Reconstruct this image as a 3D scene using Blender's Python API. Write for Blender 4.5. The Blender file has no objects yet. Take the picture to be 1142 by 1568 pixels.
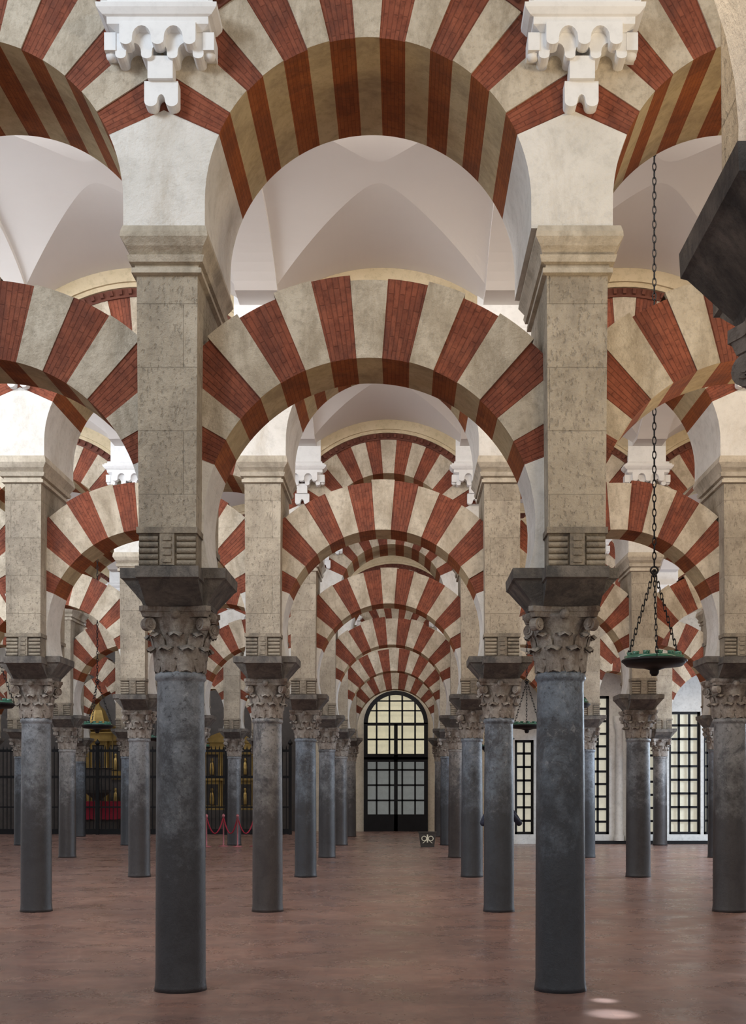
import bpy, bmesh, math, random
from math import sin, cos, pi, radians, sqrt
from mathutils import Vector
random.seed(7)
S = bpy.context.scene
W=3.3; HW=1.65; X0=-0.283; D=6.8; EYE=1.745
PX=1.367
def rowy(n): return D*(0.559+n)

# ------------------------------------------------------------------ materials
def newmat(name):
    m=bpy.data.materials.new(name); m.use_nodes=True
    nt=m.node_tree; b=nt.nodes['Principled BSDF']
    return m,nt,b
def N(nt,t,**k):
    n=nt.nodes.new(t)
    for a,v in k.items(): setattr(n,a,v)
    return n
def ramp(nt,fac,stops):
    r=N(nt,'ShaderNodeValToRGB'); e=r.color_ramp.elements
    while len(e)<len(stops): e.new(0.5)
    for i,(p,c) in enumerate(stops):
        e[i].position=p; e[i].color=(c[0],c[1],c[2],1)
    nt.links.new(fac,r.inputs[0]); return r.outputs[0]
def mix(nt,fac,a,b,mode='MIX'):
    m=N(nt,'ShaderNodeMix',data_type='RGBA',blend_type=mode)
    if hasattr(fac,'node'): nt.links.new(fac,m.inputs[0])
    else: m.inputs[0].default_value=fac
    for i,c in ((6,a),(7,b)):
        if hasattr(c,'node'): nt.links.new(c,m.inputs[i])
        else: m.inputs[i].default_value=(c[0],c[1],c[2],1)
    return m.outputs[2]
def noise(nt,scale,detail=5,rough=.6,vec=None,dist=0):
    n=N(nt,'ShaderNodeTexNoise'); n.inputs['Scale'].default_value=scale
    n.inputs['Detail'].default_value=detail; n.inputs['Roughness'].default_value=rough
    n.inputs['Distortion'].default_value=dist
    if vec: nt.links.new(vec,n.inputs['Vector'])
    return n.outputs['Fac']
def bump(nt,b,h,strength=.3,dist=.02):
    n=N(nt,'ShaderNodeBump'); n.inputs['Strength'].default_value=strength; n.inputs['Distance'].default_value=dist
    nt.links.new(h,n.inputs['Height']); nt.links.new(n.outputs[0],b.inputs['Normal'])
def coord(nt,which='Object'):
    return N(nt,'ShaderNodeTexCoord').outputs[which]
def mapped(nt,o,sc):
    mp=N(nt,'ShaderNodeMapping'); nt.links.new(o,mp.inputs[0]); mp.inputs['Scale'].default_value=sc; return mp.outputs[0]
def stone(name,c1,c2,c3=None,rough=.85,bs=.35,scale=3.0,joints=None,brick=None,spec=.25,grime=.3,stain=(.44,.62),pits=0):
    m,nt,b=newmat(name); o=coord(nt)
    n1=noise(nt,scale,6,.6,o); n2=noise(nt,scale*4,6,.72,o); n3=noise(nt,scale*11,5,.7,o)
    col=ramp(nt,n1,[(.3,c1),(.7,c2)])
    if c3:
        ov=mapped(nt,o,(1,1,.45))
        col=mix(nt,ramp(nt,noise(nt,scale*.7,9,.74,ov,.4),[(stain[0],(0,0,0)),(stain[1],(.95,.95,.95))]),col,c3)
    if grime>0: col=mix(nt,ramp(nt,n2,[(.34,(grime,)*3),(.50,(0,0,0))]),col,[x*.5 for x in c1])
    h=n3
    if pits>0:
        pv=noise(nt,scale*16,3,.6,mapped(nt,o,(1,1,.55)))
        pr=ramp(nt,pv,[(.34,(pits,)*3),(.43,(0,0,0))])
        col=mix(nt,pr,col,[x*.35 for x in c1])
        mm=N(nt,'ShaderNodeMath',operation='MULTIPLY_ADD'); nt.links.new(pr,mm.inputs[0]); mm.inputs[1].default_value=-.6; nt.links.new(n3,mm.inputs[2]); h=mm.outputs[0]
    if joints or brick:
        uv=coord(nt,'UV'); br=N(nt,'ShaderNodeTexBrick')
        nt.links.new(uv,br.inputs['Vector'])
        w,hh,mo=(joints or brick)
        br.inputs['Scale'].default_value=1; br.inputs['Brick Width'].default_value=w
        br.inputs['Row Height'].default_value=hh; br.inputs['Mortar Size'].default_value=mo
        br.inputs['Mortar Smooth'].default_value=.6
        br.inputs['Color1'].default_value=(1,1,1,1); br.inputs['Color2'].default_value=(.85,.83,.80,1) if joints else (.78,.74,.74,1)
        br.inputs['Mortar'].default_value=(.74,.72,.69,1) if joints else (.55,.53,.53,1)
        col=mix(nt,.6 if joints else .8,col,br.outputs['Color'],'MULTIPLY')
        mm=N(nt,'ShaderNodeMath',operation='MULTIPLY_ADD'); nt.links.new(br.outputs['Fac'],mm.inputs[0]); mm.inputs[1].default_value=-.35 if joints else -.6; nt.links.new(h,mm.inputs[2])
        h=mm.outputs[0]
    nt.links.new(col,b.inputs['Base Color']); b.inputs['Roughness'].default_value=rough
    b.inputs['Specular IOR Level'].default_value=spec
    bump(nt,b,h,bs,.02)
    return m
M={}
M['red']=stone('red_brick',(.24,.070,.041),(.35,.115,.065),(.16,.058,.040),brick=(.24,.042,.005),bs=.6,grime=.5,scale=4)
M['white']=stone('limestone_voussoir',(.55,.47,.365),(.70,.625,.51),(.40,.335,.25),bs=.9,scale=4,grime=.4)
M['red_s']=stone('ochre_red_soffit',(.30,.086,.026),(.38,.120,.036),(.21,.068,.028),brick=(.24,.042,.004),bs=.35,grime=.3)
M['cream_s']=stone('cream_soffit',(.48,.38,.22),(.58,.475,.30),(.37,.29,.18),bs=.35,grime=.3)
M['plaster']=stone('lime_plaster',(.66,.64,.60),(.79,.77,.735),(.53,.48,.41),bs=.7,scale=2.2,grime=.2,stain=(.50,.74))
M['ashlar']=stone('ashlar_pier',(.40,.345,.27),(.56,.495,.40),(.28,.245,.20),bs=1.0,scale=2.2,joints=(1.2,.52,.004),grime=.3,pits=.38,stain=(.44,.68))
M['impost']=stone('impost_stone',(.135,.122,.11),(.25,.225,.20),(.08,.078,.078),bs=.7,scale=5)
M['carved']=stone('carved_stone',(.28,.235,.18),(.40,.345,.27),(.17,.15,.125),bs=.7,scale=6)
M['stucco']=stone('white_stucco',(.76,.765,.77),(.84,.845,.85),bs=.12,scale=3,grime=.1)
M['vault']=stone('vault_plaster',(.68,.645,.62),(.74,.71,.685),bs=.02,scale=.4,grime=0)
M['creamtrim']=stone('cream_trim',(.52,.43,.28),(.60,.50,.35),bs=.2)
M['browntrim']=stone('brown_trim',(.10,.035,.025),(.16,.06,.04),bs=.2)
M['capital']=stone('capital_marble',(.27,.235,.20),(.50,.455,.41),(.16,.115,.09),bs=.8,scale=7,grime=.4)
M['ashlar_l']=stone('cornice_stone',(.48,.42,.335),(.62,.56,.465),(.36,.315,.25),bs=.6)
def simple(name,c,rough=.5,metal=0,emit=None,es=0):
    m,nt,b=newmat(name); o=coord(nt)
    col=ramp(nt,noise(nt,6,4,.6,o),[(.3,[x*.8 for x in c]),(.7,[min(1,x*1.15) for x in c])])
    nt.links.new(col,b.inputs['Base Color']); b.inputs['Roughness'].default_value=rough; b.inputs['Metallic'].default_value=metal
    if emit:
        b.inputs['Emission Color'].default_value=(*emit,1); b.inputs['Emission Strength'].default_value=es
    return m
M['iron']=simple('wrought_iron',(.012,.012,.014),.5,.6)
M['gold']=simple('gilded_wood',(.36,.24,.08),.35,.8)
M['redcloth']=simple('red_cloth',(.30,.01,.03),.8)
M['darkwall']=simple('dark_chapel_stone',(.07,.06,.055),.9)
M['endwall']=stone('end_wall_plaster',(.50,.44,.34),(.60,.54,.44),bs=.15)
M['winwall']=stone('white_wall',(.62,.62,.60),(.74,.74,.72),bs=.15)
M['pane_w']=simple('daylit_pane_cream',(.42,.39,.28),.4,0,(1,.92,.64),.44)
M['pane_c']=simple('daylit_pane_cool',(.15,.165,.17),.35,0,(.72,.76,.72),.15)
M['pane_b']=simple('daylit_pane_bright',(.45,.44,.36),.4,0,(.97,.92,.74),.42)
M['glass']=simple('green_glass',(.03,.12,.08),.08)
M['signw']=simple('sign_paint',(.7,.65,.5),.6)
M['signb']=simple('sign_panel',(.03,.022,.018),.5)
M['cloth']=simple('dark_jacket',(.02,.025,.05),.85)
M['jeans']=simple('denim',(.03,.05,.12),.85)
M['skin']=simple('skin',(.50,.27,.18),.55)
M['hair']=simple('hair',(.03,.018,.012),.7)
M['post']=simple('barrier_metal',(.35,.12,.13),.4,.4)
# marble
m,nt,b=newmat('column_marble'); o=coord(nt)
oi=N(nt,'ShaderNodeObjectInfo'); add=N(nt,'ShaderNodeVectorMath',operation='ADD'); sc=N(nt,'ShaderNodeVectorMath',operation='SCALE')
cmb=N(nt,'ShaderNodeCombineXYZ')
for i in range(3): nt.links.new(oi.outputs['Random'],cmb.inputs[i])
nt.links.new(cmb.outputs[0],sc.inputs[0]); sc.inputs['Scale'].default_value=37
nt.links.new(o,add.inputs[0]); nt.links.new(sc.outputs[0],add.inputs[1]); v=add.outputs[0]
base=mix(nt,ramp(nt,oi.outputs['Random'],[(.15,(0,0,0)),(.85,(1,1,1))]),(.18,.215,.26),(.28,.265,.25))
c=mix(nt,ramp(nt,noise(nt,2.6,10,.8,v,.4),[(.46,(0,0,0)),(.58,(.9,.9,.9))]),base,(.062,.064,.072))
c=mix(nt,ramp(nt,noise(nt,11,8,.82,v,.3),[(.55,(0,0,0)),(.66,(.65,.65,.65))]),c,(.42,.43,.44))
c=mix(nt,ramp(nt,noise(nt,22,7,.8,v,.3),[(.36,(.8,.8,.8)),(.46,(0,0,0))]),c,(.025,.025,.03))
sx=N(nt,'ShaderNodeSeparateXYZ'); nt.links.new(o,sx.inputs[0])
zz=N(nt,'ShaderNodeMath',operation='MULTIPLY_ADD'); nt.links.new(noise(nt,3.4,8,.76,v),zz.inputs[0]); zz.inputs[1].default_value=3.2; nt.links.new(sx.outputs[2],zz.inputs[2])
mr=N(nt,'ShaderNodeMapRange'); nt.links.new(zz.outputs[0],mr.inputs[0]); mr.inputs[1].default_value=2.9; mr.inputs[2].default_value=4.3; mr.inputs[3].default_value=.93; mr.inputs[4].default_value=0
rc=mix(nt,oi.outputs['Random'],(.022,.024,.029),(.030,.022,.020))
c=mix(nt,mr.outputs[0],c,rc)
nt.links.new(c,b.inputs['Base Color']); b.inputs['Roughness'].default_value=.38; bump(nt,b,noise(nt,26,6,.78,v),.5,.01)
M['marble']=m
# floor
m,nt,b=newmat('floor_tiles'); o=coord(nt)
br=N(nt,'ShaderNodeTexBrick'); nt.links.new(o,br.inputs['Vector'])
br.inputs['Scale'].default_value=1; br.inputs['Brick Width'].default_value=.36; br.inputs['Row Height'].default_value=.18
br.inputs['Mortar Size'].default_value=.005; br.inputs['Color1'].default_value=(.33,.178,.135,1); br.inputs['Color2'].default_value=(.255,.142,.112,1)
br.inputs['Mortar'].default_value=(.19,.115,.095,1); br.inputs['Mortar Smooth'].default_value=.6
c=mix(nt,ramp(nt,noise(nt,1.1,8,.72,o,.5),[(.40,(0,0,0)),(.66,(.75,.75,.75))]),br.outputs['Color'],(.39,.25,.205))
c=mix(nt,ramp(nt,noise(nt,.4,6,.65,o,.5),[(.42,(.55,.55,.55)),(.60,(0,0,0))]),c,(.17,.105,.092))
c=mix(nt,ramp(nt,noise(nt,5,7,.74,o),[(.40,(.40,.40,.40)),(.56,(0,0,0))]),c,(.14,.09,.078))
nt.links.new(c,b.inputs['Base Color'])
r=ramp(nt,noise(nt,1.6,6,.65,o),[(.3,(.19,)*3),(.7,(.42,)*3)]); nt.links.new(r,b.inputs['Roughness'])
b.inputs['Specular IOR Level'].default_value=.6
hh=N(nt,'ShaderNodeMath',operation='MULTIPLY_ADD'); nt.links.new(br.outputs['Fac'],hh.inputs[0]); hh.inputs[1].default_value=-.15; nt.links.new(noise(nt,3,3,.5,o),hh.inputs[2])
bump(nt,b,hh.outputs[0],.15,.012)
M['floor']=m

# ------------------------------------------------------------------ mesh builder
class MB:
    def __init__(s): s.v=[];s.f=[];s.m=[];s.uv=[];s.sm=[];s.mats=[]
    def mi(s,n):
        if n not in s.mats: s.mats.append(n)
        return s.mats.index(n)
    def face(s,pts,mat,uv=None,sm=False):
        i=len(s.v); s.v+= [tuple(p) for p in pts]; s.f.append(list(range(i,i+len(pts))))
        s.m.append(s.mi(mat)); s.uv.append(uv); s.sm.append(sm)
    def grid(s,rows,mat,sm=True,closed=False):
        for a,b in zip(rows[:-1],rows[1:]):
            n=len(a)
            for j in range(n if closed else n-1):
                k=(j+1)%n
                s.face([a[j],a[k],b[k],b[j]],mat,None,sm)
    def obj(s,name,merge=True,loc=(0,0,0)):
        me=bpy.data.meshes.new(name); me.from_pydata(s.v,[],s.f); 
        for n in s.mats: me.materials.append(M[n])
        me.polygons.foreach_set('material_index',s.m); me.polygons.foreach_set('use_smooth',s.sm)
        ul=me.uv_layers.new(name='UVMap')
        for p,uv in zip(me.polygons,s.uv):
            if uv is None:
                n=p.normal; ax=max(range(3),key=lambda i:abs(n[i]))
                for li in p.loop_indices:
                    c=me.vertices[me.loops[li].vertex_index].co
                    ul.data[li].uv=(c[1],c[2]) if ax==0 else ((c[0],c[2]) if ax==1 else (c[0],c[1]))
            else:
                for li,u in zip(p.loop_indices,uv): ul.data[li].uv=u
        if merge:
            bm=bmesh.new(); bm.from_mesh(me); bmesh.ops.remove_doubles(bm,verts=bm.verts,dist=1e-5)
            bmesh.ops.recalc_face_normals(bm,faces=bm.faces); bm.to_mesh(me); bm.free()
        me.update()
        ob=bpy.data.objects.new(name,me); ob.location=loc; S.collection.objects.link(ob); return ob
    def box(s,x0,x1,y0,y1,z0,z1,mat): s.loft([(z0,x0,x1,y0,y1),(z1,x0,x1,y0,y1)],mat)
    def loft(s,secs,mat):
        R=[[(x0,y0,z),(x1,y0,z),(x1,y1,z),(x0,y1,z)] for z,x0,x1,y0,y1 in secs]
        for a,b in zip(R[:-1],R[1:]):
            for j in range(4):
                k=(j+1)%4; s.face([a[j],a[k],b[k],b[j]],mat)
        s.face(R[0][::-1],mat); s.face(R[-1],mat)
    def ext(s,pts,y0,y1,mat):
        s.face([(x,y0,z) for x,z in pts],mat); s.face([(x,y1,z) for x,z in pts][::-1],mat)
        n=len(pts)
        for i in range(n):
            a=pts[i];b=pts[(i+1)%n]; s.face([(a[0],y0,a[1]),(a[0],y1,a[1]),(b[0],y1,b[1]),(b[0],y0,b[1])],mat)
    def lathe(s,prof,mat,cx=0,cy=0,n=32,sm=True,z0=0):
        rows=[[(cx+r*cos(2*pi*j/n),cy+r*sin(2*pi*j/n),z0+z) for j in range(n)] for r,z in prof]
        s.grid(rows,mat,sm,True)
    def tube(s,pts,r,mat,n=6):
        pts=[Vector(p) for p in pts]; rows=[]
        for i,p in enumerate(pts):
            t=(pts[min(i+1,len(pts)-1)]-pts[max(i-1,0)]).normalized()
            u=t.cross(Vector((0,0,1))); 
            if u.length<.05: u=t.cross(Vector((1,0,0)))
            u.normalize(); w=t.cross(u)
            rows.append([p+u*r*cos(2*pi*j/n)+w*r*sin(2*pi*j/n) for j in range(n)])
        s.grid(rows,mat,True,True)
    def torus(s,c,R,r,ax,mat,n=14,k=6,sz=1.0):
        rows=[]
        for i in range(n+1):
            a=2*pi*i/n; row=[]
            for j in range(k):
                b=2*pi*j/k; rr=R+r*cos(b); p=(rr*cos(a),rr*sin(a)*sz,r*sin(b))
                if ax==2:q=p
                elif ax==1:q=(p[0],p[2],p[1])
                else:q=(p[2],p[0],p[1])
                row.append((c[0]+q[0],c[1]+q[1],c[2]+q[2]))
            rows.append(row)
        s.grid(rows,mat,True,True)

def arch(mb,cx,zc,R,Ro,y0,y1,step,NV,thend,rnd):
    def ro(t,Rq): 
        st=abs(sin(t)); return min(Rq,HW/st) if st>1e-6 else Rq
    def P(t,r,y): return (cx+r*sin(t),y,zc+r*cos(t))
    def seg(t0,t1,sub,mf,ms,yf,yb,Rq,ends):
        off=rnd.random()
        for i in range(sub):
            a=t0+(t1-t0)*i/sub; b_=t0+(t1-t0)*(i+1)/sub
            ra,rb=ro(a,Rq),ro(b_,Rq); ua,ub=(a-t0)*(R+.3)+t0*9.3,(b_-t0)*(R+.3)+t0*9.3
            mb.face([P(a,R,yf),P(b_,R,yf),P(b_,rb,yf),P(a,ra,yf)],mf,[(off,ua),(off,ub),(off+rb-R,ub),(off+ra-R,ua)])
            mb.face([P(a,R,yb),P(b_,R,yb),P(b_,rb,yb),P(a,ra,yb)],mf,[(off,ua),(off,ub),(off+rb-R,ub),(off+ra-R,ua)])
            mb.face([P(a,R,yf),P(b_,R,yf),P(b_,R,yb),P(a,R,yb)],ms,[(0,ua),(0,ub),(yb-yf,ub),(yb-yf,ua)])
            mb.face([P(a,ra,yf),P(b_,rb,yf),P(b_,rb,yb),P(a,ra,yb)],mf)
        if ends:
            for t in (t0,t1):
                mb.face([P(t,R,yf),P(t,ro(t,Rq),yf),P(t,ro(t,Rq),y0+.04),P(t,R,y0+.04)],mf)
    te=(NV+.5)*step
    edges=[(k-.5)*step+(rnd.uniform(-.009,.009) if -NV<k<=NV else 0) for k in range(-NV,NV+2)]
    for k in range(-NV,NV+1):
        red=k%2!=0
        seg(edges[k+NV],edges[k+NV+1],4,'red' if red else 'white','red_s' if red else 'cream_s',
            y0-(.010 if not red else 0)+rnd.uniform(-.008,.008),y1,Ro+rnd.uniform(-.03,.03),True)
    for sg in (1,-1):
        seg(sg*te,sg*thend,6,'plaster','plaster',y0,y1,Ro,False)

def rings(mb,cx,zc,y0,y1):
    def P(t,r,y): return (cx+r*sin(t),y,zc+r*cos(t))
    for r0,r1,mat,yf in ((1.96,2.08,'browntrim',y0-.03),(2.08,2.14,'creamtrim',y0-.07),(2.14,2.32,'creamtrim',y0-.11)):
        n=28; tm=math.asin(HW/2.0)
        for i in range(n):
            a=-tm+2*tm*i/n;b=-tm+2*tm*(i+1)/n
            f=lambda t,r:min(r,HW/max(abs(sin(t)),1e-6))
            q=[P(a,f(a,r0),yf),P(b,f(b,r0),yf),P(b,f(b,r1),yf),P(a,f(a,r1),yf)]
            mb.face(q,mat)
            mb.face([(p[0],y1,p[2]) for p in q],'plaster')
            mb.face([q[0],q[1],(q[1][0],y1,q[1][2]),(q[0][0],y1,q[0][2])],mat)
            mb.face([q[3],q[2],(q[2][0],y1,q[2][2]),(q[3][0],y1,q[3][2])],mat)
    for i in range(-13,14):
        t=i*radians(3.7)
        if abs(t)>radians(48): continue
        w=.022
        a,b=t-w/2,t+w/2
        q=[P(a,1.99,y0-.075),P(b,1.99,y0-.075),P(b,2.06,y0-.075),P(a,2.06,y0-.075)]
        mb.face(q,'browntrim')
        for j in range(4):
            k=(j+1)%4; mb.face([q[j],q[k],(q[k][0],y0,q[k][2]),(q[j][0],y0,q[j][2])],'browntrim')

YU0,YU1=-.74,.73
def pier(mb,x,dx=0):
    mb.loft([(3.295,x-.27,x+.27,-.27,.27),(3.33,x-.28,x+.28,-.28,.28),(3.50,x-.42,x+.42,-.35,.35),(3.515,x-.44,x+.44,-.37,.37),(3.60,x-.445,x+.445,-.37,.37)],'impost')
    x+=dx
    mb.loft([(3.295,x-.24,x+.24,-.28,.28),(3.47,x-.245,x+.245,-.58,.60),(3.48,x-.26,x+.26,-.63,.63),(3.57,x-.26,x+.26,-.64,.64)],'impost')
    for sg in (-1,1):
        ys=lambda a,b:(min(sg*a,sg*b),max(sg*a,sg*b))
        y=ys(.3,.585); mb.box(x-.235,x+.235,*y,3.57,3.86,'carved')
        for sx in (-1,1):
            for i in range(5):
                z=3.60+i*.05
                cxx=x+sx*.155
                mb.tube([(cxx-.078,sg*.585,z),(cxx+.078,sg*.585,z)],.024,'carved',8)
        y=ys(.5,.62); mb.box(x-.06,x+.06,*y,3.58,3.84,'carved')
        y=ys(.5,.63)
        for i in range(4): 
            mb.box(x-.035,x+.035,*y,3.60+i*.06,3.635+i*.06,'carved')
        y=ys(.3,.625); mb.box(x-.25,x+.25,*y,3.84,3.89,'carved')
    mb.loft([(3.89,x-.235,x+.235,-.6,.6),(5.97,x-.25,x+.25,-.61,.61)],'ashlar')
    mb.loft([(5.95,x-.25,x+.25,-.61,.61),(5.96,x-.285,x+.285,-.65,.65),(6.0,x-.285,x+.285,-.65,.65),(6.01,x-.26,x+.26,-.63,.63),
             (6.03,x-.26,x+.26,-.63,.63),(6.04,x-.30,x+.30,-.67,.67),(6.09,x-.315,x+.315,-.69,.69),(6.10,x-.29,x+.29,-.66,.66),(6.15,x-.315,x+.315,-.72,.71),(6.21,x-.355,x+.355,-.76,.745),
             (6.25,x-.35,x+.35,-.76,.745),(6.30,x-.335,x+.335,-.745,.735)],'ashlar_l')
    mb.box(x-dx-.33,x-dx+.33,YU0,YU1,6.28,6.5,'plaster')
    y=YU0
    def lobed(xc,w,z0,z1,d):
        pts=[(xc-w,z1)]
        for a in range(0,9):
            t=pi*a/8; pts.append((xc-w*.62-w*.38*cos(t),z0-(w*.30)*sin(t)))
        for a in range(0,7):
            t=pi*a/6; pts.append((xc-w*.24*cos(t),z0+w*.42*sin(t)))
        for a in range(0,9):
            t=pi*a/8; pts.append((xc+w*.62-w*.38*cos(t),z0-(w*.30)*sin(t)))
        pts.append((xc+w,z1))
        mb.ext(pts,y-d,y+.02,'stucco')
    lobed(x,.135,7.24,7.40,.12)
    mb.box(x-.10,x+.10,y-.16,y+.02,7.40,7.58,'stucco')
    def scal(x0,x1,nl,zt,zb,leg,d0,d1):
        w=(x1-x0); gap=(w-leg*nl)/(nl-1); pts=[(x0,zt),(x0,zb)]
        xx=x0
        for i in range(nl):
            for a in range(0,7):
                t=pi*a/6; pts.append((xx+leg/2-leg/2*cos(t),zb-leg*.35*sin(t)))
            xx+=leg
            if i<nl-1:
                for a in range(0,9):
                    t=pi*a/8; pts.append((xx+gap/2-gap/2*cos(t),zb+.02+gap*.62*sin(t)))
                xx+=gap
        pts.append((x1,zt)); mb.ext(pts,y-d0,y-d1,'stucco')
    scal(x-.35,x+.35,4,7.76,7.57,.085,.19,-.02)
    scal(x-.30,x+.30,3,7.78,7.64,.10,.27,.15)
    for sx in (-1,1):
        mb.box(x+sx*.39-.045,x+sx*.39+.045,y-.20,y+.02,7.60,7.74,'stucco')
        mb.lathe([(.0,-.05),(.04,-.03),(.05,0),(.03,.04)],'stucco',x+sx*.39,y-.12,12,True,7.60)
    c=[(7.74,.34,.20),(7.77,.40,.26),(7.82,.40,.27),(7.83,.43,.29),(7.87,.47,.32),(7.90,.475,.33),(7.905,.44,.30),(7.93,.44,.30),(7.94,.40,.27),(7.98,.39,.25),(7.99,.37,.17)]
    mb.loft([(z,x-a,x+a,y-d,y+.02) for z,a,d in c],'stucco')
    mb.box(x-.36,x+.36,y-.14,y+.02,7.99,8.7,'stucco')

def arcade(name,i0,i1,seed,dx=0):
    rnd=random.Random(seed); mb=MB()
    for i in range(i0,i1+1): pier(mb,PX+W*i,dx if i==0 else 0)
    thl=math.acos((3.55-3.977)/1.4)
    for i in range(i0,i1):
        cx=PX+W*i+HW
        arch(mb,cx,3.977,1.4,2.08,-.325,.325,radians(9.2),7,thl,rnd)
        arch(mb,cx,6.5,1.32,2.0,YU0,YU1,radians(8.8),7,pi/2,rnd)
        rings(mb,cx,6.5,YU0,YU1)
    return mb.obj(name)
a1=arcade('horseshoe_arcade',-6,4,1,.06); a1.location=(0,rowy(1),0)
a2=arcade('horseshoe_arcade',-6,4,2); a2.location=(0,rowy(2),0)
for n in range(3,6):
    o=bpy.data.objects.new('horseshoe_arcade',(a1 if n==4 else a2).data); o.location=(0,rowy(n),0); S.collection.objects.link(o)
a6=arcade('horseshoe_arcade',-6,0,3); a6.location=(0,rowy(6),0)
R0Y=3.86; R0X=.035
a0=arcade('horseshoe_arcade',-2,1,5); a0.location=(R0X,R0Y,0)

# ------------------------------------------------------------------ columns
def column_mesh():
    mb=MB()
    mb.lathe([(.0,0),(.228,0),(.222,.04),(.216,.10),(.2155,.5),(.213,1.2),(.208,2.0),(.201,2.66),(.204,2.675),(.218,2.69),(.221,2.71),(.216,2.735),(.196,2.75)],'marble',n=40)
    mb.lathe([(.196,2.75),(.20,2.80),(.20,2.92),(.212,3.03),(.235,3.13),(.27,3.21),(.28,3.225),(0,3.225)],'capital',n=32)
    def leaf(a,r0,z0,h,w,curl,lean):
        rows=[]
        for i in range(8):
            t=i/7
            if t<.72:
                r=r0+.012+lean*(t/.72)**1.6; z=z0+h*t/.72*.92
            else:
                q=(t-.72)/.28; an=q*pi*.85
                r=r0+.012+lean+curl*(1-cos(an))*.6; z=z0+h*.92+curl*.8*sin(an)-.02*q
            ww=w*(.75+.45*sin(pi*min(1,t*1.05))**.8) if t<.85 else w*(1.0-(t-.85)*3.6)
            row=[]
            for j in range(7):
                s=(j-3)/3; aa=a+s*ww/r0*.5
                rr=r+.018*(1-abs(s))+(.006 if j%2 else 0)
                row.append((rr*cos(aa),rr*sin(aa),z-.02*abs(s)))
            rows.append(row)
        mb.grid(rows,'capital')
        mb.grid([[ (p[0]*.93,p[1]*.93,p[2]-.008) for p in r_] for r_ in rows],'capital')
    for k in range(8): leaf(2*pi*k/8+pi/8,.195,2.76,.20,.14,.05,.012)
    for k in range(8): leaf(2*pi*k/8,.20,2.86,.22,.12,.045,.035)
    for k in range(4):
        a=pi/4+k*pi/2; d=Vector((cos(a),sin(a),0)); p=Vector((-sin(a),cos(a),0))
        rows=[]
        for i in range(6):
            t=i/5; r=.215+.115*t**1.5; z=3.02+.14*sin(t*pi/2)
            rows.append([d*r+p*(s*.04)+Vector((0,0,z+.012*(1-s*s))) for s in (-1,-.4,.4,1)])
        mb.grid(rows,'capital')
        for rr,hw in ((.055,.036),(.032,.046),(.014,.052)):
            c=d*.33+Vector((0,0,3.145)); n=16
            R=[]
            for s in (-1,1): R.append([c+p*(s*hw)+d*(rr*cos(2*pi*j/n))+Vector((0,0,rr*sin(2*pi*j/n))) for j in range(n)])
            mb.grid(R,'capital',False,True)
            for q in R: mb.face(q,'capital')
        a2=k*pi/2; d2=Vector((cos(a2),sin(a2),0))
        mb.lathe([(0,-.045),(.03,-.035),(.045,0),(.03,.035),(0,.045)],'capital',d2.x*.275,d2.y*.275,10,True,3.23)
    pts=[]
    for k in range(4):
        a=k*pi/2
        for j in range(7):
            s=(j-3)/3; h=.285-.035*(1-s*s); q=s*.285
            if abs(s)==1: q=s*.26; h=.295
            pts.append((h*cos(a)-q*sin(a),h*sin(a)+q*cos(a)))
    for (z0,z1,f0,f1) in ((3.205,3.25,.95,1.0),(3.25,3.295,1.03,1.03)):
        A=[(x*f0,y*f0,z0) for x,y in pts];B=[(x*f1,y*f1,z1) for x,y in pts]
        mb.grid([A,B],'capital',False,True); mb.face(A,'capital'); mb.face(B,'capital')
    return mb.obj('marble_column')
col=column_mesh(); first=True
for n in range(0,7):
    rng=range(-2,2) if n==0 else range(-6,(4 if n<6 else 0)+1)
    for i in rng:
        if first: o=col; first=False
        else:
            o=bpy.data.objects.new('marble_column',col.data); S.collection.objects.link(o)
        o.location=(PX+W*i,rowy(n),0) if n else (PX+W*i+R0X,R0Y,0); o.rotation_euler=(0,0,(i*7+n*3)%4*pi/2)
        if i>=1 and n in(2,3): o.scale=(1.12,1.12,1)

# ------------------------------------------------------------------ vaulted ceiling
def vault(y0,y1,i0,i1,name='ceiling'):
    mb=MB(); xs=[]
    for i in range(i0,i1):
        c=PX+W*i+HW
        xs+= [(c-1.65,1),(c-1.37,1),(c-1.3699,0)]+[(c-1.37+2.74*j/32,0) for j in range(1,32)]+[(c+1.3699,0),(c+1.37,1)]
    xs.append((PX+W*i1,1))
    n1,n2=16,24; cols=[]
    zs,rise=7.55,1.275; hy=(y1-y0)/2; ym=(y0+y1)/2
    for x,rib in xs:
        u=((x-PX+1e-9)%W)-HW
        if rib: u=1.37
        zc=6.5+sqrt(2.32**2-u*u)
        tc=sqrt(max(0,1-((zc-zs)/rise)**2))
        dz=-.07 if rib else 0
        col=[]
        for k in range(n1): col.append((x,ym-hy+(hy-hy*tc)*k/n1,zc+dz))
        a0=math.asin(min(1,tc))
        for k in range(n2+1):
            a=-a0+2*a0*k/n2; t=sin(a); col.append((x,ym+hy*t,zs+rise*cos(a)+dz))
        for k in range(1,n1+1): col.append((x,ym+hy*tc+(hy-hy*tc)*k/n1,zc+dz))
        cols.append(col)
    mb.grid(cols,'vault',False)
    return mb.obj(name)
for n in range(1,6): vault(rowy(n)+YU1,rowy(n+1)+YU0,-6,4)
vault(rowy(6)+YU1,50.1,-6,4)

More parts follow.
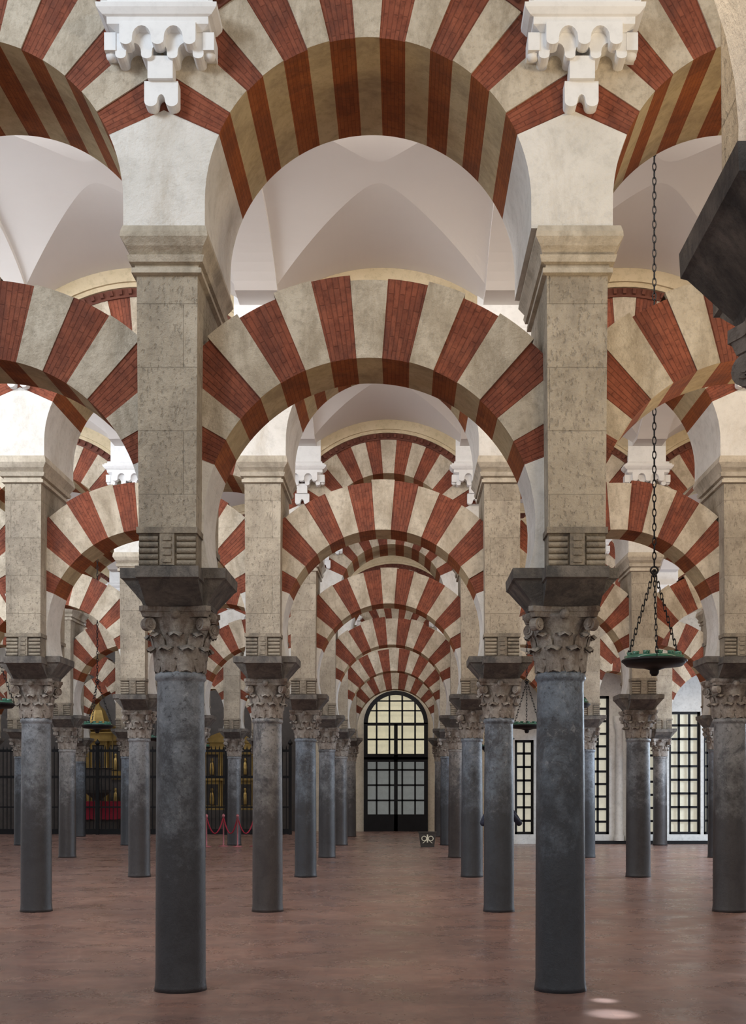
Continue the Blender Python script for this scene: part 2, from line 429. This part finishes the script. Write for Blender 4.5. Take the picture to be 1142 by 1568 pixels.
# ------------------------------------------------------------------ floor / walls
mb=MB(); mb.face([(-26,-6,0),(22,-6,0),(22,53,0),(-26,53,0)],'floor'); mb.obj('floor')
mb=MB()
pts=[(-3.6,0),(-1.61,0),(-1.61,4.4)]
for a in range(1,24):
    t=pi*a/24; pts.append((-.295-1.315*cos(t),4.4+1.36*sin(t)))
pts+=[(1.02,4.4),(1.02,0),(15,0),(15,9.2),(-3.6,9.2)]
mb.ext(pts,50.1,50.6,'endwall'); mb.obj('wall_back')
mb=MB(); mb.box(-20,-3.6,50.6,50.9,0,9.2,'darkwall'); mb.obj('wall_chapel')

def iron_grid(mb,x0,x1,z0,z1,y,nx,nz,t=.02,fr=.05,arc=None):
    mb.box(x0,x0+fr,y-.03,y+.03,z0,z1,'iron'); mb.box(x1-fr,x1,y-.03,y+.03,z0,z1,'iron')
    mb.box(x0,x1,y-.03,y+.03,z0,z0+fr,'iron'); 
    if not arc: mb.box(x0,x1,y-.03,y+.03,z1-fr,z1,'iron')
    for i in range(1,nx):
        x=x0+(x1-x0)*i/nx; top=z1
        if arc: top=arc(x)
        mb.box(x-t,x+t,y-.02,y+.02,z0,top,'iron')
    for i in range(1,nz):
        z=z0+(z1-z0)*i/nz; mb.box(x0,x1,y-.02,y+.02,z-t,z+t,'iron')
mb=MB()
ar=lambda x:4.4+1.36*sqrt(max(0,1-((x+.295)/1.315)**2))
iron_grid(mb,-1.61,1.02,.02,4.4,50.0,5,7,.036,.16,ar)
for z,h in ((2.95,.10),(.35,.35),(4.4,.06),(3.05,.1)): mb.box(-1.61,1.02,49.96,50.04,z-h,z+h,'iron')
for z in (4.95,5.35):
    q=sqrt(max(0,1-((z-4.4)/1.36)**2))*1.315; mb.box(-.295-q,-.295+q,49.98,50.02,z-.03,z+.03,'iron')
mb.box(-.37,-.22,49.96,50.04,0,4.4,'iron')
for a in range(24):
    t0=pi*a/24;t1=pi*(a+1)/24
    q=[(-.295-1.32*cos(t0),4.4+1.37*sin(t0)),(-.295-1.32*cos(t1),4.4+1.37*sin(t1)),(-.295-1.15*cos(t1),4.4+1.20*sin(t1)),(-.295-1.15*cos(t0),4.4+1.20*sin(t0))]
    mb.ext(q,49.96,50.06,'iron')
mb.box(-1.6,1.01,50.25,50.28,.02,2.95,'pane_c')
up=[(-1.6,2.95),(1.01,2.95),(1.01,4.4)]+[(-.295+1.305*cos(pi*a/16),4.4+1.35*sin(pi*a/16)) for a in range(1,16)]+[(-1.6,4.4)]
mb.ext(up,50.25,50.28,'pane_w')
mb.obj('door_1')

wins=[(3.55,4.15,.3,3.3),(5.85,6.55,.3,4.7),(7.45,8.05,.3,4.9),(8.45,9.45,.3,4.2),(9.55,9.85,.3,4.2),(10.35,11.5,.3,4.9),(12.0,13.2,.3,4.9)]
mb=MB(); x=3.3
for a,b_,z0,z1 in wins:
    mb.box(x,a,38.72,39.1,0,9.2,'winwall'); mb.box(a,b_,38.72,39.1,0,z0,'winwall'); mb.box(a,b_,38.72,39.1,z1,9.2,'winwall'); x=b_
mb.box(x,15.5,38.72,39.1,0,9.2,'winwall')
mb.box(4.4,15.5,38.58,38.72,0,.10,'iron')
for xx in (5.6,6.85,7.2,8.2,10.1,11.75):
    mb.lathe([(.16,0.1),(.16,.25),(.12,.3),(.11,3.6),(.15,3.65),(.19,3.95),(.19,4.05)],'winwall',xx,38.66,20)
mb.obj('wall_right')
for k,(a,b_,z0,z1) in enumerate(wins):
    mb=MB(); iron_grid(mb,a,b_,z0,z1,38.85,max(2,int((b_-a)/.30)),int((z1-z0)/.40),.036,.08)
    mb.box(a,b_,38.96,38.98,z0,z1,'pane_b'); mb.obj('window_%d'%(k+1))

# ------------------------------------------------------------------ chapel, reja, retablo
mb=MB(); y=46.5; xa,xb=-19,-4.3
x=xa
while x<xb:
    mb.box(x-.014,x+.014,y-.014,y+.014,0.05,3.25,'iron')
    mb.lathe([(.03,0),(.0,.16)],'iron',x,y,4,False,3.25); x+=.15
for z,h in ((.12,.1),(1.05,.03),(2.2,.05),(3.2,.05)): mb.box(xa,xb,y-.03,y+.03,z-h,z+h,'iron')
x=xa
while x<=xb+.01:
    mb.box(x-.06,x+.06,y-.06,y+.06,0,3.4,'iron'); mb.lathe([(.03,0),(.09,.06),(.09,.12),(0,.25)],'iron',x,y,10,True,3.4); x+=2.45
mb.obj('iron_choir_screen')
def retable(x,w,h,y):
    mb=MB(); 
    mb.box(x-w/2,x+w/2,y,y+.3,.9,h,'gold'); mb.box(x-w/2-.1,x+w/2+.1,y-.3,y+.3,0,.9,'darkwall')
    for lv in range(2):
        z0=1.0+lv*(h-1.2)/2; z1=z0+(h-1.2)/2-.12
        for i in range(4):
            cx=x-w/2+.1+i*(w-.2)/3
            mb.lathe([(.06,0),(.045,.05),(.05,(z1-z0)*.5),(.04,(z1-z0)-.08),(.07,z1-z0)],'gold',cx,y-.12,10,True,z0)
        mb.box(x-w/2-.06,x+w/2+.06,y-.2,y+.05,z1,z1+.1,'gold')
        for i in range(3):
            cx=x-w/2+.1+(i+.5)*(w-.2)/3; 
            mb.box(cx-.24,cx+.24,y-.02,y+.01,z0+.08,z1-.15,'darkwall')
            mb.lathe([(.09,0),(.11,.2),(.08,.45),(.03,.5),(.06,.57),(.05,.64),(0,.68)],'gold',cx,y-.09,10,True,z0+.12)
    mb.ext([(x-w/2,h),(x+w/2,h),(x+w*.3,h+.3),(x,h+.55),(x-w*.3,h+.3)],y-.1,y+.1,'gold')
    mb.obj('gilded_altarpiece')
retable(-7.0,2.2,3.6,49.0); retable(-12.4,2.4,4.0,49.6)
mb=MB(); mb.box(-13.2,-11.4,48.2,48.9,.2,1.0,'darkwall')
pts=[(-13.3,1.05),(-11.3,1.05),(-11.3,.55)]+[(-11.3-2.0*i/16,.55-.03*(i%2)) for i in range(1,16)]+[(-13.3,.55)]
mb.ext(pts,48.1,48.95,'redcloth'); mb.box(-13.3,-11.3,48.1,48.95,1.0,1.25,'redcloth'); mb.box(-13.2,-11.4,48.2,48.9,0,.2,'darkwall'); mb.obj('altar_table')
mb=MB(); cx,cy=-11.9,47.5
mb.lathe([(.3,0),(.12,.2),(.1,1.3),(.5,1.6),(.55,1.7),(.55,2.5),(.6,2.55),(.55,2.56)],'darkwall',cx,cy,8,False)
mb.lathe([(.75,4.0),(.78,4.15),(.5,4.3),(.3,4.8),(.1,5.0),(.06,5.3),(0,5.5)],'gold',cx,cy,8,False)
for a in range(2): mb.box(cx-.5+a*.96,cx-.46+a*.96,cy+.4,cy+.45,2.5,4.05,'gold')
mb.obj('pulpit')

# ------------------------------------------------------------------ hanging lamps
def lamp_mesh():
    mb=MB()
    mb.lathe([(0,-.13),(.03,-.16),(.05,-.13),(.05,-.10),(.14,-.07),(.30,-.055),(.335,-.02),(.34,0),(.345,.012),(.33,.02),(.30,.0),(.10,-.03),(0,-.03)],'iron',n=40)
    mb.torus((0,0,.0),.34,.014,2,'iron',40,8)
    for k in range(12):
        a=2*pi*k/12; mb.lathe([(0,-.02),(.03,-.01),(.035,.06),(.04,.09),(.034,.09),(.028,.0)],'glass',.26*cos(a),.26*sin(a),12)
    mb.lathe([(.315,.0),(.322,.05),(.318,.05)],'glass',n=40)
    ap=Vector((0,0,.98))
    for k in range(3):
        a=2*pi*k/3+.4; e=Vector((.335*cos(a),.335*sin(a),0)); n=16
        for i in range(n):
            p=e.lerp(ap,(i+.5)/n); 
            mb.torus(p,.014,.0045,i%2,'iron',8,4,2.6)
    mb.torus(ap,.04,.01,1,'iron',16,6)
    z=1.02
    i=0
    while z<5.62:
        mb.torus((0,0,z+.04),.019,.006,i%2,'iron',10,5,2.2); z+=.078; i+=1
    mb.lathe([(0,5.60),(.05,5.62),(.07,5.68)],'iron',n=12)
    return mb.obj('hanging_lamp')
L=lamp_mesh(); first=True
for n in range(1,6):
    for xx in (2.72,-6.72):
        if first: o=L; first=False
        else: o=bpy.data.objects.new('hanging_lamp',L.data); S.collection.objects.link(o)
        o.location=(xx,(rowy(n)+rowy(n+1))/2-.8,3.13)

# ------------------------------------------------------------------ small floor objects
mb=MB(); sx,sy=.73,36.6
mb.ext([(sx-.2,0),(sx+.2,0),(sx+.26,.42),(sx-.26,.42)],sy-.12,sy+.12,'signb')
mb.box(sx-.28,sx+.28,sy-.14,sy+.14,.42,.46,'signb')
mb.torus((sx-.1,sy-.13,.26),.07,.012,1,'signw',16,6); mb.torus((sx+.1,sy-.13,.26),.07,.012,1,'signw',16,6)
mb.tube([(sx-.14,sy-.13,.12),(sx,sy-.13,.24),(sx+.14,sy-.13,.12)],.012,'signw'); mb.box(sx-.02,sx+.02,sy-.14,sy-.12,.14,.38,'signw')
mb.obj('planter_box')
def barrier(x0,x1,y):
    mb=MB(); 
    for i in range(4):
        x=x0+(x1-x0)*i/3
        mb.lathe([(0,0),(.15,0),(.15,.02),(.03,.05),(.022,.08),(.022,.88),(.045,.9),(.045,.96),(0,1.0)],'post',x,y+(i%2)*.3,16)
        if i<3:
            xn=x0+(x1-x0)*(i+1)/3; ya=y+(i%2)*.3; yb=y+((i+1)%2)*.3
            mb.tube([(x+(xn-x)*t/8,ya+(yb-ya)*t/8,.9-.5*(1-((t-4)/4)**2)) for t in range(9)],.02,'redcloth')
    mb.obj('rope_barrier')
barrier(-5.9,-4.5,36.6); barrier(1.25,2.3,38.2)

# ------------------------------------------------------------------ person (photographing, behind a column)
def person(px,py,rot):
    def skin(name,vs,es,rad,mat,sub=2):
        me=bpy.data.meshes.new(name); me.from_pydata(vs,es,[]); ob=bpy.data.objects.new(name,me); S.collection.objects.link(ob)
        me.materials.append(M[mat]); md=ob.modifiers.new('skin','SKIN'); md.use_smooth_shade=True
        for i,r in enumerate(rad):
            sv=me.skin_vertices[0].data[i]; sv.radius=r if isinstance(r,tuple) else (r,r)
        me.skin_vertices[0].data[0].use_root=True
        s=ob.modifiers.new('s','SUBSURF'); s.levels=sub; s.render_levels=sub; return ob
    e=bpy.data.objects.new('standing_person',None); S.collection.objects.link(e)
    parts=[]
    vs=[(0,0,.95),(0,.01,1.15),(0,.01,1.38),(0,0,1.47),(-.18,.01,1.38),(-.31,-.06,1.18),(-.12,-.26,1.36),(.18,.01,1.38),(.31,-.06,1.18),(.12,-.26,1.36)]
    parts.append(skin('jacket',vs,[(0,1),(1,2),(2,3),(2,4),(4,5),(5,6),(2,7),(7,8),(8,9)],[(.16,.11),(.15,.11),(.17,.11),.06,.07,.05,.038,.07,.05,.038],'cloth'))
    vs=[(0,0,.95),(-.09,0,.86),(-.11,-.01,.48),(-.12,.02,.09),(.09,0,.86),(.11,-.01,.48),(.12,.02,.09)]
    parts.append(skin('trousers',vs,[(0,1),(1,2),(2,3),(0,4),(4,5),(5,6)],[(.15,.11),.09,.06,.045,.09,.06,.045],'jeans'))
    for s in (-1,1):
        parts.append(skin('shoe',[(s*.12,.06,.05),(s*.125,-.05,.045),(s*.13,-.17,.035)],[(0,1),(1,2)],[.045,.045,.033],'hair'))
        h=[(s*.12,-.25,1.36),(s*.09,-.30,1.42)]; ed=[(0,1)]; rd=[.026,.03]
        for f in range(4):
            b=len(h); h+=[(s*.085,-.30,1.40+f*.02),(s*.05,-.335,1.40+f*.021),(s*.02,-.33,1.40+f*.021)]; ed+=[(1,b),(b,b+1),(b+1,b+2)]; rd+=[.010,.009,.008]
        b=len(h); h+=[(s*.075,-.275,1.44),(s*.045,-.285,1.455)]; ed+=[(1,b),(b,b+1)]; rd+=[.011,.009]
        parts.append(skin('hand',h,ed,rd,'skin',1))
    parts.append(skin('head',[(0,0,1.45),(0,0,1.53),(0,-.01,1.60),(0,0,1.67)],[(0,1),(1,2),(2,3)],[.05,.055,(.075,.09),(.07,.085)],'skin'))
    mb=MB(); mb.lathe([(.012,0),(.016,.015),(.008,.05)],'skin',0,-.10,8,True,1.575)
    for s in (-1,1):
        mb.lathe([(0,-.012),(.012,0),(0,.012)],'hair',s*.03,-.088,8,True,1.62); mb.lathe([(0,-.03),(.014,-.01),(.016,.015),(0,.03)],'skin',s*.08,.005,8,True,1.60)
    mb.box(-.025,.025,-.094,-.085,1.545,1.552,'redcloth'); parts.append(mb.obj('face_features'))
    mb=MB(); mb.lathe([(.086,0),(.095,.05),(.085,.1),(.05,.135),(0,.145)],'hair',0,.018,16,True,1.61); parts.append(mb.obj('hair_cap'))
    mb=MB(); mb.box(-.075,.075,-.33,-.32,1.39,1.47,'iron'); parts.append(mb.obj('phone'))
    for p in parts: p.parent=e
    e.location=(px,py,0); e.rotation_euler=(0,0,rot)
person(1.53,19.2,.15)

# ------------------------------------------------------------------ lights
w=bpy.data.worlds.new('World'); S.world=w; w.use_nodes=True
bg=w.node_tree.nodes['Background']; bg.inputs[0].default_value=(.95,.97,1,1); bg.inputs[1].default_value=.58
def area(name,loc,direc,sx,sy,power,colr):
    l=bpy.data.lights.new(name,'AREA'); l.shape='RECTANGLE'; l.size=sx; l.size_y=sy; l.energy=power; l.color=colr
    o=bpy.data.objects.new(name,l); o.location=loc; o.rotation_euler=Vector(direc).to_track_quat('-Z','Y').to_euler(); S.collection.objects.link(o); return o
for n in range(1,7):  # unseen fill strips, added behind each arcade to brighten vault and next row
    y=rowy(n)+YU1+.12
    k={1:1.5,2:.95}.get(n,.68)
    area('nave_fill_light',(-10.8,y,8.2),(0,1,-.25),15,.3,430*k,(.92,.96,1))
    area('nave_fill_light',(.2,y,8.2),(0,1,-.25),6.6,.3,110*k,(1,.92,.83))
    area('nave_fill_light',(9.2,y,8.2),(0,1,-.25),10.5,.3,200*k,(1,.82,.60))
area('left_daylight',(-5.5,4.6,8.6),(.35,.6,-.25),2.5,1.5,330,(.80,.90,1))
area('left_daylight',(-7.6,12.2,6.4),(.5,.8,.0),2.0,2.0,110,(.86,.93,1))
area('left_daylight',(-10.5,19.5,6.4),(.6,.8,.0),2.0,2.0,200,(.86,.93,1))
area('right_daylight',(13.2,33.5,3.6),(-1,-.1,-.45),4.0,2.5,800,(.72,.85,1))
area('right_daylight',(10.5,26.5,3.8),(-1,-.1,-.45),4.0,2.5,450,(.72,.85,1))
area('warm_floodlight',(4.3,8.6,3.4),(-.15,.35,1),1.0,1.0,85,(1,.76,.44))
area('warm_floodlight',(2.7,4.9,7.6),(-.15,1,-.1),1.5,.6,90,(1,.80,.54))
area('soffit_uplight',(-.3,3.4,4.6),(0,.8,.45),2.0,.8,45,(1,.80,.54))
for (tx,ty,sz,en) in ((1.62,9.45,2.6,14000),(1.66,10.05,1.4,14000)):
    sp=bpy.data.lights.new('skylight_beam','SPOT'); sp.energy=en; sp.spot_size=radians(sz); sp.spot_blend=.9; sp.shadow_soft_size=.04; sp.color=(.72,.88,1)
    o=bpy.data.objects.new('skylight_beam',sp); S.collection.objects.link(o); o.location=(3.0,5.4,9); o.rotation_euler=(Vector((tx,ty,0))-Vector((3.0,5.4,9))).to_track_quat('-Z','Y').to_euler()

# ------------------------------------------------------------------ camera
c=bpy.data.cameras.new('Camera'); co=bpy.data.objects.new('Camera',c); S.collection.objects.link(co)
co.location=(0,0,EYE); co.rotation_euler=(pi/2,0,0)
c.sensor_fit='VERTICAL'; c.sensor_height=24; c.lens=24*1867/1568; c.shift_x=-46/1568; c.shift_y=424/1568; c.clip_end=200
S.camera=co
S.view_settings.view_transform='Standard'
